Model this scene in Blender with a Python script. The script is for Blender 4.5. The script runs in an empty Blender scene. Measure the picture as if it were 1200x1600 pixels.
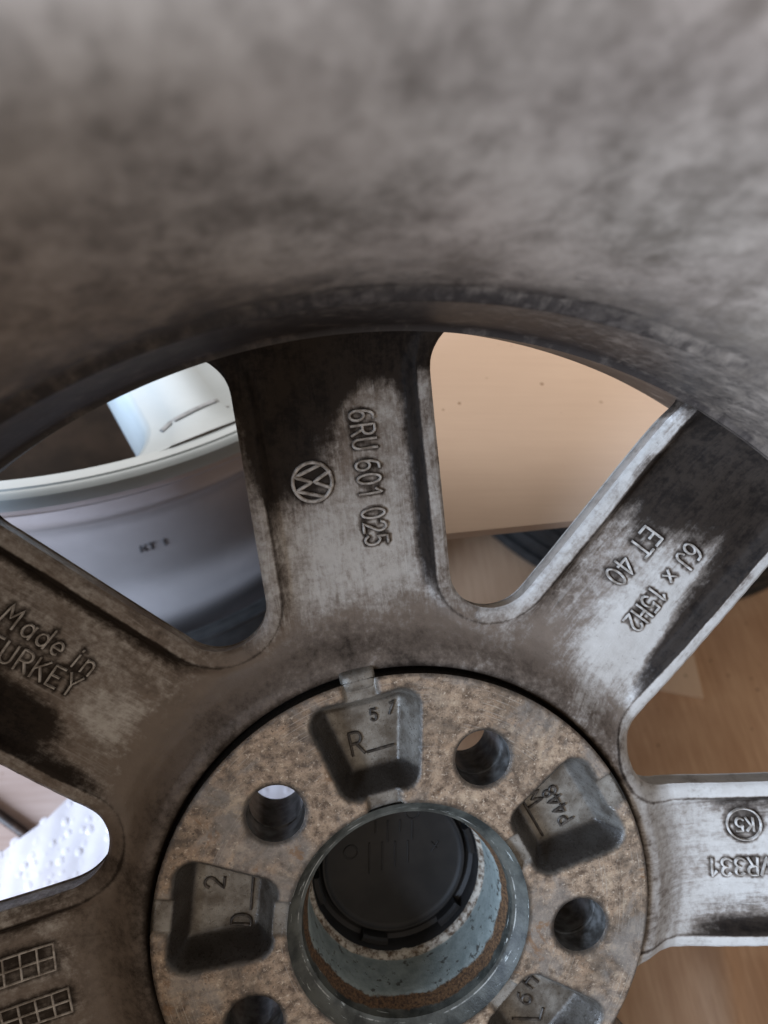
import bpy, bmesh, math, random
import numpy as np
from mathutils import Matrix, Vector
from mathutils.geometry import delaunay_2d_cdt

random.seed(4)
rng = np.random.default_rng(4)
scene = bpy.context.scene
COL = scene.collection
MM = 0.001
TILT = math.radians(38.0)          # the wheel leans: its axis is 38 degrees off vertical
FLOOR = -159.0                     # floor height below the wheel's mounting pad, mm
M_WHEEL = Matrix.Translation((0, 0, -FLOOR * MM)) @ Matrix.Rotation(TILT, 4, 'X')

# ------------------------------------------------------------------ camera
R_cam = Matrix(((0.9908834827, 0.0041440038, 0.1346579033),
                (0.0031106294, 0.9985565932, -0.0536195313),
                (-0.1346857367, 0.0535495787, 0.9894403443)))
C_cam = Vector((-33.58368, 125.06332, 187.10777))
cam_d = bpy.data.cameras.new('camera')
cam = bpy.data.objects.new('camera', cam_d)
COL.objects.link(cam)
cam_d.sensor_fit = 'VERTICAL'
cam_d.sensor_height = 24.0
cam_d.sensor_width = 18.0
cam_d.lens = 24.0 * 1098.3875 / 1600.0
cam_d.clip_start = 0.002
cam_d.clip_end = 60.0
cam_d.dof.use_dof = True
cam_d.dof.focus_distance = 0.195
cam_d.dof.aperture_fstop = 6.6
cam.matrix_world = M_WHEEL @ Matrix.Translation(C_cam * MM) @ R_cam.transposed().to_4x4()
scene.camera = cam

# ------------------------------------------------------------------ light
world = bpy.data.worlds.new('World')
scene.world = world
world.use_nodes = True
bg = world.node_tree.nodes['Background']
bg.inputs['Color'].default_value = (1.0, 0.85, 0.72, 1)
bg.inputs['Strength'].default_value = 0.56


def area_light(name, pos, target, sx, sy, power, color):
    d = bpy.data.lights.new(name, 'AREA')
    d.shape = 'RECTANGLE'
    d.size, d.size_y = sx, sy
    d.energy = power
    d.color = color
    o = bpy.data.objects.new(name, d)
    COL.objects.link(o)
    o.location = pos
    o.rotation_euler = (Vector(target) - Vector(pos)).to_track_quat('-Z', 'Y').to_euler()
    return o


area_light('window_light', (-1.28, -0.62, 0.66), (0.10, 0.06, 0.20), 0.75, 0.7, 86.0, (0.60, 0.755, 1.0))
area_light('panel_fill_light', (-0.55, 1.25, 1.45), (0.0, 0.20, 0.12), 1.2, 1.0, 26.0, (1.0, 0.97, 0.97))  # added fill lamp, brightens the pale board and the silver wheel

scene.view_settings.view_transform = 'Standard'
scene.view_settings.look = 'None'
scene.view_settings.exposure = 0.0
scene.view_settings.gamma = 1.0

# ------------------------------------------------------------------ helpers


def tag(o, label=None, cat=None, group=None, kind=None):
    if label: o['label'] = label
    if cat: o['category'] = cat
    if group: o['group'] = group
    if kind: o['kind'] = kind
    return o


def empty(name, matrix):
    o = bpy.data.objects.new(name, None)
    COL.objects.link(o)
    o.empty_display_size = 0.02
    o.matrix_world = matrix
    return o


def make(name, verts, faces, mat, parent=None, smooth=True, attrs=None, normals=None, sharp=None):
    """verts in mm -> one mesh object"""
    me = bpy.data.meshes.new(name)
    me.from_pydata((np.asarray(verts, float) * MM).tolist(), [], [tuple(int(i) for i in f) for f in faces])
    if attrs:
        for k, a in attrs.items():
            a = np.asarray(a, np.float32)
            if a.ndim == 1:
                at = me.attributes.new(k, 'FLOAT', 'POINT')
                at.data.foreach_set('value', a)
            else:
                at = me.attributes.new(k, 'FLOAT_VECTOR', 'POINT')
                at.data.foreach_set('vector', a.ravel())
    me.validate()
    me.materials.append(mat)
    if smooth:
        me.polygons.foreach_set('use_smooth', [True] * len(me.polygons))
    me.update()
    if normals is not None:
        me.normals_split_custom_set_from_vertices(np.asarray(normals).tolist())
    elif smooth and sharp is not None:
        me.set_sharp_from_angle(angle=math.radians(sharp))
    o = bpy.data.objects.new(name, me)
    COL.objects.link(o)
    if parent is not None:
        o.parent = parent
    return o


def revolve(profile, n=192, closed=False):
    """profile [(r,z)] -> verts, faces (quads)"""
    p = np.array(profile, float)
    a = np.arange(n) * 2 * math.pi / n
    V = np.stack([p[:, 0][:, None] * np.cos(a), p[:, 0][:, None] * np.sin(a),
                  np.repeat(p[:, 1][:, None], n, 1)], -1).reshape(-1, 3)
    F = []
    m = len(p)
    for i in range(m if closed else m - 1):
        i2 = (i + 1) % m
        for j in range(n):
            j2 = (j + 1) % n
            F.append((i * n + j, i * n + j2, i2 * n + j2, i2 * n + j))
    return V, F


def smoothprof(pts, sub=6):
    """Catmull-Rom through profile points"""
    P = np.array(pts, float)
    P = np.vstack([2 * P[0] - P[1], P, 2 * P[-1] - P[-2]])
    out = []
    for i in range(1, len(P) - 2):
        for k in range(sub):
            t = k / sub
            a, b, c, d = P[i - 1], P[i], P[i + 1], P[i + 2]
            out.append(0.5 * (2 * b + (c - a) * t + (2 * a - 5 * b + 4 * c - d) * t * t + (3 * b - a - 3 * c + d) * t ** 3))
    out.append(P[-2])
    return np.array(out)


def sstep(a, b, x):
    t = np.clip((x - a) / (b - a), 0, 1)
    return t * t * (3 - 2 * t)


# ------------------------------------------------------------------ material helper


class NT:
    def __init__(self, name):
        self.m = bpy.data.materials.new(name)
        self.m.use_nodes = True
        self.t = self.m.node_tree
        self.b = self.t.nodes['Principled BSDF']
        self.tc = self.t.nodes.new('ShaderNodeTexCoord')
        mp = self.t.nodes.new('ShaderNodeVectorMath')
        mp.operation = 'SCALE'
        mp.inputs['Scale'].default_value = 1000.0
        self.t.links.new(self.tc.outputs['Object'], mp.inputs[0])
        self.co = mp.outputs[0]         # object coordinates in mm

    def link(self, a, b): self.t.links.new(a, b)

    def setv(self, sock, v):
        if isinstance(v, (int, float)): sock.default_value = v
        elif isinstance(v, tuple):
            sock.default_value = v if len(v) == 4 or sock.type == 'VECTOR' else v + (1,)
        else: self.link(v, sock)

    def vscale(self, co, s):
        n = self.t.nodes.new('ShaderNodeVectorMath'); n.operation = 'MULTIPLY'
        self.link(co, n.inputs[0]); n.inputs[1].default_value = s
        return n.outputs[0]

    def noise(self, scale, detail=4, rough=0.55, co=None, dist=0.0):
        n = self.t.nodes.new('ShaderNodeTexNoise')
        self.link(co or self.co, n.inputs['Vector'])
        n.inputs['Scale'].default_value = scale
        n.inputs['Detail'].default_value = detail
        n.inputs['Roughness'].default_value = rough
        n.inputs['Distortion'].default_value = dist
        return n.outputs['Fac']

    def voronoi(self, scale, co=None, feature='F1', out='Distance'):
        n = self.t.nodes.new('ShaderNodeTexVoronoi')
        n.feature = feature
        self.link(co or self.co, n.inputs['Vector'])
        n.inputs['Scale'].default_value = scale
        return n.outputs[out]

    def attr(self, name, vec=False):
        n = self.t.nodes.new('ShaderNodeAttribute'); n.attribute_name = name
        return n.outputs['Vector' if vec else 'Fac']

    def math(self, op, a, b=0.0, clamp=False):
        n = self.t.nodes.new('ShaderNodeMath'); n.operation = op; n.use_clamp = clamp
        self.setv(n.inputs[0], a); self.setv(n.inputs[1], b)
        return n.outputs[0]

    def ramp(self, x, a, b, lo=0.0, hi=1.0):
        n = self.t.nodes.new('ShaderNodeMapRange'); n.interpolation_type = 'SMOOTHSTEP'
        self.setv(n.inputs['Value'], x)
        n.inputs['From Min'].default_value = a; n.inputs['From Max'].default_value = b
        n.inputs['To Min'].default_value = lo; n.inputs['To Max'].default_value = hi
        return n.outputs[0]

    def mix(self, f, a, b):
        n = self.t.nodes.new('ShaderNodeMix'); n.data_type = 'RGBA'
        self.setv(n.inputs[0], f); self.setv(n.inputs[6], a); self.setv(n.inputs[7], b)
        return n.outputs[2]

    def bump(self, h, dist=0.3, strength=1.0):
        n = self.t.nodes.new('ShaderNodeBump')
        n.inputs['Strength'].default_value = strength
        n.inputs['Distance'].default_value = dist * MM
        self.link(h, n.inputs['Height'])
        self.link(n.outputs[0], self.b.inputs['Normal'])

    def out(self, color, rough=0.5, metal=0.0, spec=0.5):
        self.setv(self.b.inputs['Base Color'], color)
        self.setv(self.b.inputs['Roughness'], rough)
        self.setv(self.b.inputs['Metallic'], metal)
        self.setv(self.b.inputs['Specular IOR Level'], spec)
        return self.m


def mat_spoke():
    n = NT('brake_dusted_alloy')
    d = n.attr('dirt'); f = n.attr('film'); suv = n.attr('suv', True)
    big = n.noise(0.09, 6, 0.62, dist=0.6)
    fine = n.noise(0.55, 8, 0.7)
    streak = n.noise(1.0, 5, 0.65, co=n.vscale(suv, (0.07, 0.50, 0.2)), dist=1.1)
    brush = n.ramp(n.noise(1.0, 4, 0.6, co=n.vscale(suv, (0.045, 0.8, 0.2)), dist=0.5), 0.54, 0.66)
    hubk = n.ramp(f, 0.88, 0.66)
    streak = n.math('ADD', 0.5, n.math('MULTIPLY', n.math('SUBTRACT', streak, 0.5), hubk))
    mixn = n.math('ADD', n.math('MULTIPLY', big, 0.42), n.math('ADD', n.math('MULTIPLY', fine, 0.40), n.math('MULTIPLY', streak, 0.26)))
    nz = n.math('SUBTRACT', mixn, 0.5)
    dn = n.math('ADD', d, n.math('MULTIPLY', nz, 2.3))
    black = n.ramp(dn, 0.27, 0.98)
    warm = n.ramp(dn, 0.05, 0.60)
    film = n.math('MAXIMUM', n.ramp(n.math('ADD', f, n.math('MULTIPLY', nz, 3.0)), 0.10, 0.95), n.math('MULTIPLY', warm, 0.85))
    specks = n.ramp(n.noise(0.9, 3, 0.6), 0.66, 0.72)
    silver = n.mix(n.noise(0.3, 5), (0.36, 0.335, 0.30), (0.52, 0.50, 0.465))
    brown = n.mix(n.noise(0.16, 5, 0.6), (0.078, 0.055, 0.040), (0.165, 0.122, 0.09))
    film = n.math('MULTIPLY', film, n.math('SUBTRACT', 1.0, n.math('MULTIPLY', n.math('MULTIPLY', brush, n.math('MULTIPLY', n.ramp(big, 0.42, 0.62), n.ramp(f, 0.75, 0.5))), 0.6)))
    c = n.mix(n.math('MULTIPLY', film, 0.92), silver, brown)
    c = n.mix(n.math('MULTIPLY', specks, 0.35), c, (0.05, 0.038, 0.03))
    blk = n.mix(n.ramp(mixn, 0.44, 0.60), (0.0105, 0.0080, 0.0066), (0.026, 0.0195, 0.0150))
    fleck = n.ramp(n.noise(1.0, 4, 0.7, co=n.vscale(suv, (0.5, 1.2, 0.2))), 0.655, 0.70)
    blk = n.mix(n.math('MULTIPLY', fleck, n.ramp(dn, 1.05, 0.6)), blk, (0.20, 0.165, 0.135))
    c = n.mix(black, c, blk)
    r = n.math('ADD', n.math('MULTIPLY', black, 0.18), n.math('ADD', 0.36, n.math('MULTIPLY', film, 0.06)))
    spec = n.math('SUBTRACT', 0.45, n.math('MULTIPLY', black, 0.36))
    n.bump(n.math('ADD', n.math('MULTIPLY', fine, 0.6), n.math('MULTIPLY', streak, 0.4)), 0.45, 0.6)
    return n.out(c, r, 0.0, spec)


def mat_barrel():
    n = NT('dusty_barrel_alloy')
    d = n.attr('dirt'); cyl = n.attr('cyl', True)
    big = n.noise(1.0, 6, 0.62, co=n.vscale(cyl, (0.060, 0.045, 0.05)), dist=0.3)
    mid = n.noise(1.0, 7, 0.68, co=n.vscale(cyl, (0.26, 0.20, 0.1)), dist=0.25)
    run = n.noise(1.0, 7, 0.68, co=n.vscale(cyl, (0.17, 0.17, 0.1)))
    hue = n.noise(1.0, 3, 0.5, co=n.vscale(cyl, (0.018, 0.02, 0.1)))
    mott = n.math('ADD', n.math('ADD', n.math('MULTIPLY', big, 0.42), n.math('MULTIPLY', mid, 0.33)), n.math('MULTIPLY', n.noise(1.0, 4, 0.55, co=n.vscale(cyl, (0.022, 0.020, 0.1)), dist=0.8), 0.25))
    c = n.mix(n.ramp(mott, 0.36, 0.64), n.mix(hue, (0.105, 0.077, 0.060), (0.115, 0.094, 0.070)), n.mix(hue, (0.335, 0.262, 0.215), (0.35, 0.30, 0.24)))
    nz = n.math('SUBTRACT', n.math('ADD', n.math('MULTIPLY', run, 0.5), n.math('MULTIPLY', mid, 0.5)), 0.5)
    black = n.ramp(n.math('ADD', d, n.math('MULTIPLY', nz, 1.7)), 0.22, 0.90)
    c = n.mix(black, c, n.mix(n.ramp(run, 0.5, 0.7), (0.020, 0.0150, 0.0130), (0.075, 0.060, 0.050)))
    n.bump(mott, 0.35, 0.4)
    return n.out(c, n.ramp(mott, 0.3, 0.7, 0.60, 0.46), 0.0, 0.5)


def mat_pad():
    n = NT('rusted_mounting_face')
    raw = n.attr('raw')
    a = n.noise(0.055, 5, 0.6, dist=0.5)
    b = n.noise(0.35, 7, 0.72)
    c3 = n.noise(1.1, 5, 0.7)
    c = n.mix(n.ramp(b, 0.34, 0.66), (0.090, 0.060, 0.040), (0.43, 0.320, 0.222))
    c = n.mix(n.ramp(n.math('ADD', n.math('MULTIPLY', a, 0.6), n.math('MULTIPLY', b, 0.4)), 0.52, 0.66, 0, 0.5), c, (0.22, 0.12, 0.055))
    c = n.mix(n.ramp(n.noise(0.045, 5, 0.6), 0.54, 0.68, 0, 0.55), c, (0.16, 0.145, 0.13))
    c = n.mix(n.ramp(n.noise(0.75, 6, 0.75), 0.56, 0.64, 0, 0.8), c, (0.62, 0.52, 0.40))
    c = n.mix(n.ramp(n.noise(0.7, 5, 0.65), 0.57, 0.68, 0, 0.85), c, (0.035, 0.026, 0.02))
    c = n.mix(n.ramp(n.noise(0.05, 7, 0.68, dist=0.4), 0.46, 0.64, 0.0, 0.66), c, (0.085, 0.070, 0.055))
    c = n.mix(n.ramp(n.noise(0.09, 6, 0.7), 0.53, 0.68, 0.0, 0.6), c, (0.56, 0.44, 0.31))
    rad = n.t.nodes.new('ShaderNodeVectorMath'); rad.operation = 'LENGTH'
    n.link(n.vscale(n.co, (1.0, 1.0, 0.0)), rad.inputs[0])
    cmb = n.t.nodes.new('ShaderNodeCombineXYZ'); n.link(rad.outputs['Value'], cmb.inputs[0])
    rings = n.noise(1.6, 4, 0.7, co=cmb.outputs[0])
    wear = n.math('MULTIPLY', n.ramp(rings, 0.52, 0.62), n.ramp(n.noise(0.06, 5, 0.65), 0.46, 0.60))
    c = n.mix(n.math('MULTIPLY', wear, 0.55), c, (0.44, 0.40, 0.34))
    c = n.mix(n.ramp(n.noise(0.04, 6, 0.66, dist=0.6), 0.50, 0.62, 0, 0.6), c, n.mix(b, (0.11, 0.10, 0.09), (0.34, 0.315, 0.28)))
    c = n.mix(n.ramp(n.noise(0.075, 6, 0.7, dist=0.5), 0.585, 0.66, 0, 0.7), c, (0.20, 0.105, 0.045))
    # raw cast pockets: grey-green skin under brown dust
    g = n.mix(n.ramp(n.noise(0.14, 6, 0.6), 0.34, 0.66), (0.095, 0.080, 0.062), (0.26, 0.245, 0.215))
    g = n.mix(n.ramp(c3, 0.58, 0.68, 0, 0.6), g, (0.03, 0.024, 0.018))
    g = n.mix(n.ramp(n.math('ADD', n.attr('grime_shade'), n.math('MULTIPLY', n.math('SUBTRACT', a, 0.5), 0.7)), 0.05, 1.0, 0, 0.90), g, (0.022, 0.018, 0.015))  # pocket walls darkened by grime and painted shade together
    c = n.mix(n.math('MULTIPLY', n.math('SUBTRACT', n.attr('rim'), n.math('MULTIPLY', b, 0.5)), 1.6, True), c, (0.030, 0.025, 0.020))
    c = n.mix(raw, c, g)
    n.bump(n.math('ADD', n.math('MULTIPLY', b, 0.6), n.math('MULTIPLY', c3, 0.4)), 0.5, 0.7)
    return n.out(c, n.math('SUBTRACT', n.ramp(c3, 0.4, 0.66, 0.52, 0.32), n.math('MULTIPLY', raw, 0.10)), 0.25, 0.5)


def mat_bore():
    n = NT('hub_bore_paint')
    z = n.attr('zone')       # 0 machined chamfer, 1 rust, 2 pale paint, 3 crusty lip
    b = n.noise(0.3, 6, 0.7); fine = n.noise(1.3, 4, 0.65)
    wob = n.math('ADD', z, n.math('ADD', n.math('MULTIPLY', n.math('SUBTRACT', b, 0.5), 0.7), n.math('MULTIPLY', n.math('SUBTRACT', n.noise(0.07, 4), 0.5), 0.9)))
    steel = n.mix(n.ramp(n.noise(0.12, 5, 0.6), 0.35, 0.66), (0.022, 0.024, 0.021), (0.088, 0.092, 0.080))
    steel = n.mix(n.ramp(n.noise(1.0, 5, 0.7, co=n.vscale(n.co, (0.15, 0.15, 1.5))), 0.62, 0.68, 0, 0.8), steel, (0.45, 0.48, 0.46))
    rust = n.mix(n.ramp(fine, 0.35, 0.65), (0.045, 0.026, 0.016), (0.15, 0.085, 0.042))
    pale = n.mix(n.ramp(b, 0.3, 0.7), (0.185, 0.22, 0.212), (0.285, 0.325, 0.31))
    pale = n.mix(n.ramp(n.noise(0.42, 4, 0.6), 0.60, 0.64, 0, 0.85), pale, (0.055, 0.05, 0.042))
    crust = n.mix(n.ramp(n.noise(0.5, 6, 0.7), 0.38, 0.60), (0.10, 0.065, 0.04), (0.50, 0.46, 0.39))
    steel = n.mix(n.math('MULTIPLY', n.ramp(z, -0.25, -0.9), n.ramp(n.noise(0.10, 6, 0.7), 0.48, 0.60)), steel, (0.34, 0.34, 0.31))
    c = n.mix(n.ramp(wob, 0.4, 0.6), steel, rust)
    c = n.mix(n.ramp(wob, 1.4, 1.6), c, pale)
    c = n.mix(n.ramp(wob, 2.35, 2.65), c, crust)
    n.bump(n.math('ADD', n.math('MULTIPLY', b, 0.5), n.math('MULTIPLY', fine, 0.5)), 0.4, 0.6)
    return n.out(c, n.ramp(wob, 0.3, 0.7, 0.52, 0.60), 0.0, 0.35)


def mat_simple(name, c1, c2, scale, rough, metal=0.0, bumpd=0.1, lo=0.35, hi=0.65, detail=5):
    n = NT(name)
    x = n.noise(scale, detail, 0.6)
    if bumpd: n.bump(x, bumpd, 0.6)
    return n.out(n.mix(n.ramp(x, lo, hi), c1, c2), rough, metal)


def mat_cardboard(name, c1, c2, stain=(0.2, 0.12, 0.07), grain=(0.02, 0.5, 0.5)):
    n = NT(name)
    fib = n.noise(1.0, 6, 0.7, co=n.vscale(n.co, grain))
    blot = n.noise(0.012, 4, 0.55, dist=0.4)
    c = n.mix(n.ramp(n.math('ADD', n.math('MULTIPLY', fib, 0.40), n.math('MULTIPLY', blot, 0.60)), 0.36, 0.64), c1, c2)
    fl = n.voronoi(0.085, feature='F1')
    w = n.noise(0.35, 3)
    sp = n.ramp(n.math('ADD', fl, n.math('MULTIPLY', w, 0.05)), 0.075, 0.115, 0.8, 0.0)
    pick = n.ramp(n.noise(0.07, 2), 0.34, 0.52)
    c = n.mix(n.math('MULTIPLY', sp, pick), c, stain)
    n.bump(fib, 0.12, 0.4)
    return n.out(c, 0.85, 0.0, 0.25)


M_SPOKE = mat_spoke()
M_BARREL = mat_barrel()
M_PAD = mat_pad()
M_BORE = mat_bore()
M_CAP = mat_simple('black_cap_plastic', (0.006, 0.006, 0.0062), (0.013, 0.012, 0.0115), 0.12, 0.62, 0, 0.05)
M_HOLE = mat_simple('bolt_hole_steel', (0.045, 0.042, 0.038), (0.15, 0.15, 0.145), 0.25, 0.30, 0.2, 0.2)
M_EMBOSS = mat_simple('worn_raised_casting', (0.20, 0.17, 0.14), (0.50, 0.465, 0.42), 0.4, 0.40, 0, 0.2)
M_POCKMARK = mat_simple('dark_cast_marks', (0.022, 0.017, 0.013), (0.13, 0.11, 0.09), 0.45, 0.5, 0, 0.2, 0.4, 0.8)
M_INK = mat_simple('grime_filled_casting', (0.022, 0.018, 0.015), (0.07, 0.058, 0.048), 0.6, 0.6, 0, 0.1)
M_SILVER = mat_simple('clean_silver_paint', (0.36, 0.40, 0.405), (0.41, 0.45, 0.455), 0.02, 0.45, 0.1, 0.0)
M_SILVERB = mat_simple('silver_barrel_paint', (0.37, 0.335, 0.325), (0.43, 0.39, 0.38), 0.02, 0.28, 0.4, 0.0)
M_CARD = mat_cardboard('pale_cardboard', (0.57, 0.430, 0.325), (0.62, 0.475, 0.360), (0.22, 0.13, 0.07))
M_CARD2 = mat_cardboard('brown_cardboard', (0.42, 0.26, 0.16), (0.60, 0.41, 0.27), (0.12, 0.07, 0.04), (0.4, 0.03, 0.4))
M_CARD3 = mat_cardboard('light_brown_cardboard', (0.62, 0.46, 0.33), (0.68, 0.52, 0.38), (0.2, 0.12, 0.07), (0.4, 0.03, 0.4))
M_CARD4 = mat_cardboard('pinkish_cardboard', (0.36, 0.25, 0.20), (0.46, 0.34, 0.285), (0.2, 0.12, 0.07))
M_FLOOR = mat_simple('dark_brown_floor', (0.035, 0.025, 0.019), (0.085, 0.060, 0.045), 0.02, 0.8, 0, 0.4)  # brown darkened to stand in for shade inside the silver wheel
M_WRAP = mat_simple('white_bubble_foil', (0.62, 0.565, 0.565), (0.70, 0.65, 0.65), 0.05, 0.28, 0, 0.1)
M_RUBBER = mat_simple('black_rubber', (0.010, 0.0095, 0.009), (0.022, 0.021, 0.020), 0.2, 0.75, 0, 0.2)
M_WOOD = mat_simple('dark_stick_wood', (0.018, 0.009, 0.005), (0.05, 0.025, 0.014), 0.3, 0.5, 0, 0.2)
M_SCUFF = mat_simple('grey_scuff', (0.20, 0.21, 0.21), (0.30, 0.31, 0.31), 0.3, 0.5, 0, 0.0)
M_PRINT = mat_simple('black_print', (0.02, 0.018, 0.018), (0.06, 0.055, 0.055), 0.4, 0.5, 0, 0.0)

# ------------------------------------------------------------------ stroke lettering


def arc(cx, cy, rx, ry, a0, a1, n=10):
    return [(cx + rx * math.cos(math.radians(a0 + (a1 - a0) * i / n)), cy + ry * math.sin(math.radians(a0 + (a1 - a0) * i / n))) for i in range(n + 1)]


# unit glyphs: height 1, width about 0.6
G = {
    '0': [arc(.3, .5, .26, .5, 0, 360, 20)],
    '1': [[(.1, .75), (.34, 1), (.34, 0)]],
    '2': [arc(.3, .72, .26, .28, 165, -35, 10) + [(.04, 0), (.58, 0)]],
    '3': [arc(.27, .75, .25, .25, 150, -90, 9) + arc(.27, .25, .28, .25, 90, -150, 9)],
    '4': [[(.46, 0), (.46, 1), (.02, .28), (.62, .28)]],
    '5': [[(.54, 1), (.12, 1), (.08, .56)] + arc(.28, .33, .28, .33, 115, -145, 10)],
    '6': [[(.5, 1)] + arc(.34, .36, .30, .64, 100, 180, 6) + arc(.3, .3, .26, .3, 180, 540, 16)],
    '7': [[(.04, 1), (.56, 1), (.2, 0)]],
    '8': [arc(.3, .74, .22, .26, 0, 360, 14), arc(.3, .24, .27, .25, 0, 360, 14)],
    '9': [arc(.3, .7, .26, .3, 0, 360, 16), arc(.26, .64, .30, .64, 0, -80, 6)],
    'R': [[(.05, 0), (.05, 1), (.32, 1)] + arc(.32, .74, .24, .26, 90, -90, 8) + [(.05, .48)], [(.3, .48), (.58, 0)]],
    'P': [[(.05, 0), (.05, 1), (.32, 1)] + arc(.32, .72, .24, .28, 90, -90, 8) + [(.05, .44)]],
    'D': [[(.05, 0), (.05, 1), (.25, 1)] + arc(.25, .5, .32, .5, 90, -90, 10) + [(.05, 0)]],
    'B': [[(.05, 0), (.05, 1), (.3, 1)] + arc(.3, .76, .22, .24, 90, -90, 7) + [(.05, .52)], [(.3, .52)] + arc(.3, .26, .26, .26, 90, -90, 7) + [(.05, 0)]],
    'U': [[(.05, 1), (.05, .28)] + arc(.3, .28, .25, .28, 180, 360, 9) + [(.55, 1)]],
    'J': [[(.46, 1), (.46, .26)] + arc(.24, .26, .22, .26, 0, -170, 8)],
    'H': [[(.05, 0), (.05, 1)], [(.55, 0), (.55, 1)], [(.05, .5), (.55, .5)]],
    'E': [[(.52, 1), (.05, 1), (.05, 0), (.52, 0)], [(.05, .52), (.44, .52)]],
    'T': [[(0, 1), (.6, 1)], [(.3, 1), (.3, 0)]],
    'K': [[(.05, 0), (.05, 1)], [(.55, 1), (.05, .42)], [(.22, .62), (.58, 0)]],
    'V': [[(0, 1), (.3, 0), (.6, 1)]],
    'Y': [[(0, 1), (.3, .5), (.6, 1)], [(.3, .5), (.3, 0)]],
    'M': [[(.02, 0), (.08, 1), (.36, .4), (.64, 1), (.70, 0)]],
    'x': [[(.06, .1), (.5, .62)], [(.06, .62), (.5, .1)]],
    'a': [arc(.26, .32, .24, .31, 0, 360, 14), [(.5, .66), (.5, 0)]],
    'd': [arc(.26, .32, .24, .31, 0, 360, 14), [(.5, 1), (.5, 0)]],
    'e': [[(.04, .33), (.5, .33)] + arc(.27, .33, .23, .32, 0, 300, 12)],
    'i': [[(.12, .64), (.12, 0)], [(.12, .86), (.12, .92)]],
    'n': [[(.06, .66), (.06, 0)], [(.06, .4)] + arc(.27, .4, .21, .25, 180, 0, 8) + [(.48, 0)]],
    '_': [[(0, 0), (1.0, 0)]],
}
ADV = {'M': .92, '1': .62, 'i': .36, ' ': .42, 'J': .72, 'x': .74}


def text_lines(s, org, direction, up, h, aspect=1.0, gap=0.16):
    """polylines in plane mm; org = baseline start"""
    o = np.array(org, float); d = np.array(direction, float); d /= np.linalg.norm(d)
    u = np.array(up, float); u /= np.linalg.norm(u)
    out = []; x = 0.0
    for ch in s:
        if ch in G:
            for pl in G[ch]:
                P = np.array(pl, float)
                out.append(o + ((x + P[:, :1]) * h * aspect) * d + P[:, 1:] * h * u)
        x += ADV.get(ch, .62) + (gap if ch != ' ' else 0)
    return out, x * h * aspect


def stroke_mesh(lines, zf, w, h, sink=0.35, sub=0.7):
    """half-round ridges draped on the surface zf(x,y)"""
    V, F = [], []
    prof = [(-.5, -sink), (-.46, h * .55), (-.22, h), (.22, h), (.46, h * .55), (.5, -sink)]
    for L in lines:
        L = np.array(L, float)
        closed = len(L) > 3 and np.hypot(*(L[0] - L[-1])) < 1e-6
        seg = [L[0]]
        for a, b in zip(L[:-1], L[1:]):
            k = max(1, int(np.hypot(*(b - a)) / sub))
            for i in range(1, k + 1): seg.append(a + (b - a) * i / k)
        L = np.array(seg)
        m = len(L)
        T = np.zeros_like(L)
        T[1:-1] = L[2:] - L[:-2]; T[0] = L[1] - L[0]; T[-1] = L[-1] - L[-2]
        if closed: T[0] = T[-1] = L[1] - L[-2]
        T /= np.linalg.norm(T, axis=1)[:, None] + 1e-9
        N = np.stack([-T[:, 1], T[:, 0]], 1)
        if not closed:
            L = L.copy(); L[0] -= T[0] * w * .3; L[-1] += T[-1] * w * .3
        zz = zf(L[:, 0], L[:, 1])
        base = len(V)
        for i in range(m):
            for (a, b) in prof:
                V.append((L[i, 0] + N[i, 0] * a * w, L[i, 1] + N[i, 1] * a * w, zz[i] + b))
        k = len(prof)
        for i in range(m - 1):
            for j in range(k - 1):
                F.append((base + i * k + j, base + (i + 1) * k + j, base + (i + 1) * k + j + 1, base + i * k + j + 1))
        if not closed:
            F.append(tuple(base + j for j in range(k)))
            F.append(tuple(base + (m - 1) * k + j for j in reversed(range(k))))
    return np.array(V), F


# ------------------------------------------------------------------ main wheel geometry
SPOKES = [('A', 98.54), ('D', 142.40), ('E', 188.56), ('S', 228.4), ('S', 268.2), ('S', 308.0), ('C', 3.75), ('B', 54.25)]
ANG = sorted([(math.radians(a % 360), n) for n, a in SPOKES])
HW = 25.9
R_OPEN = 165.8
R_DISC = 165.4


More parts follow.
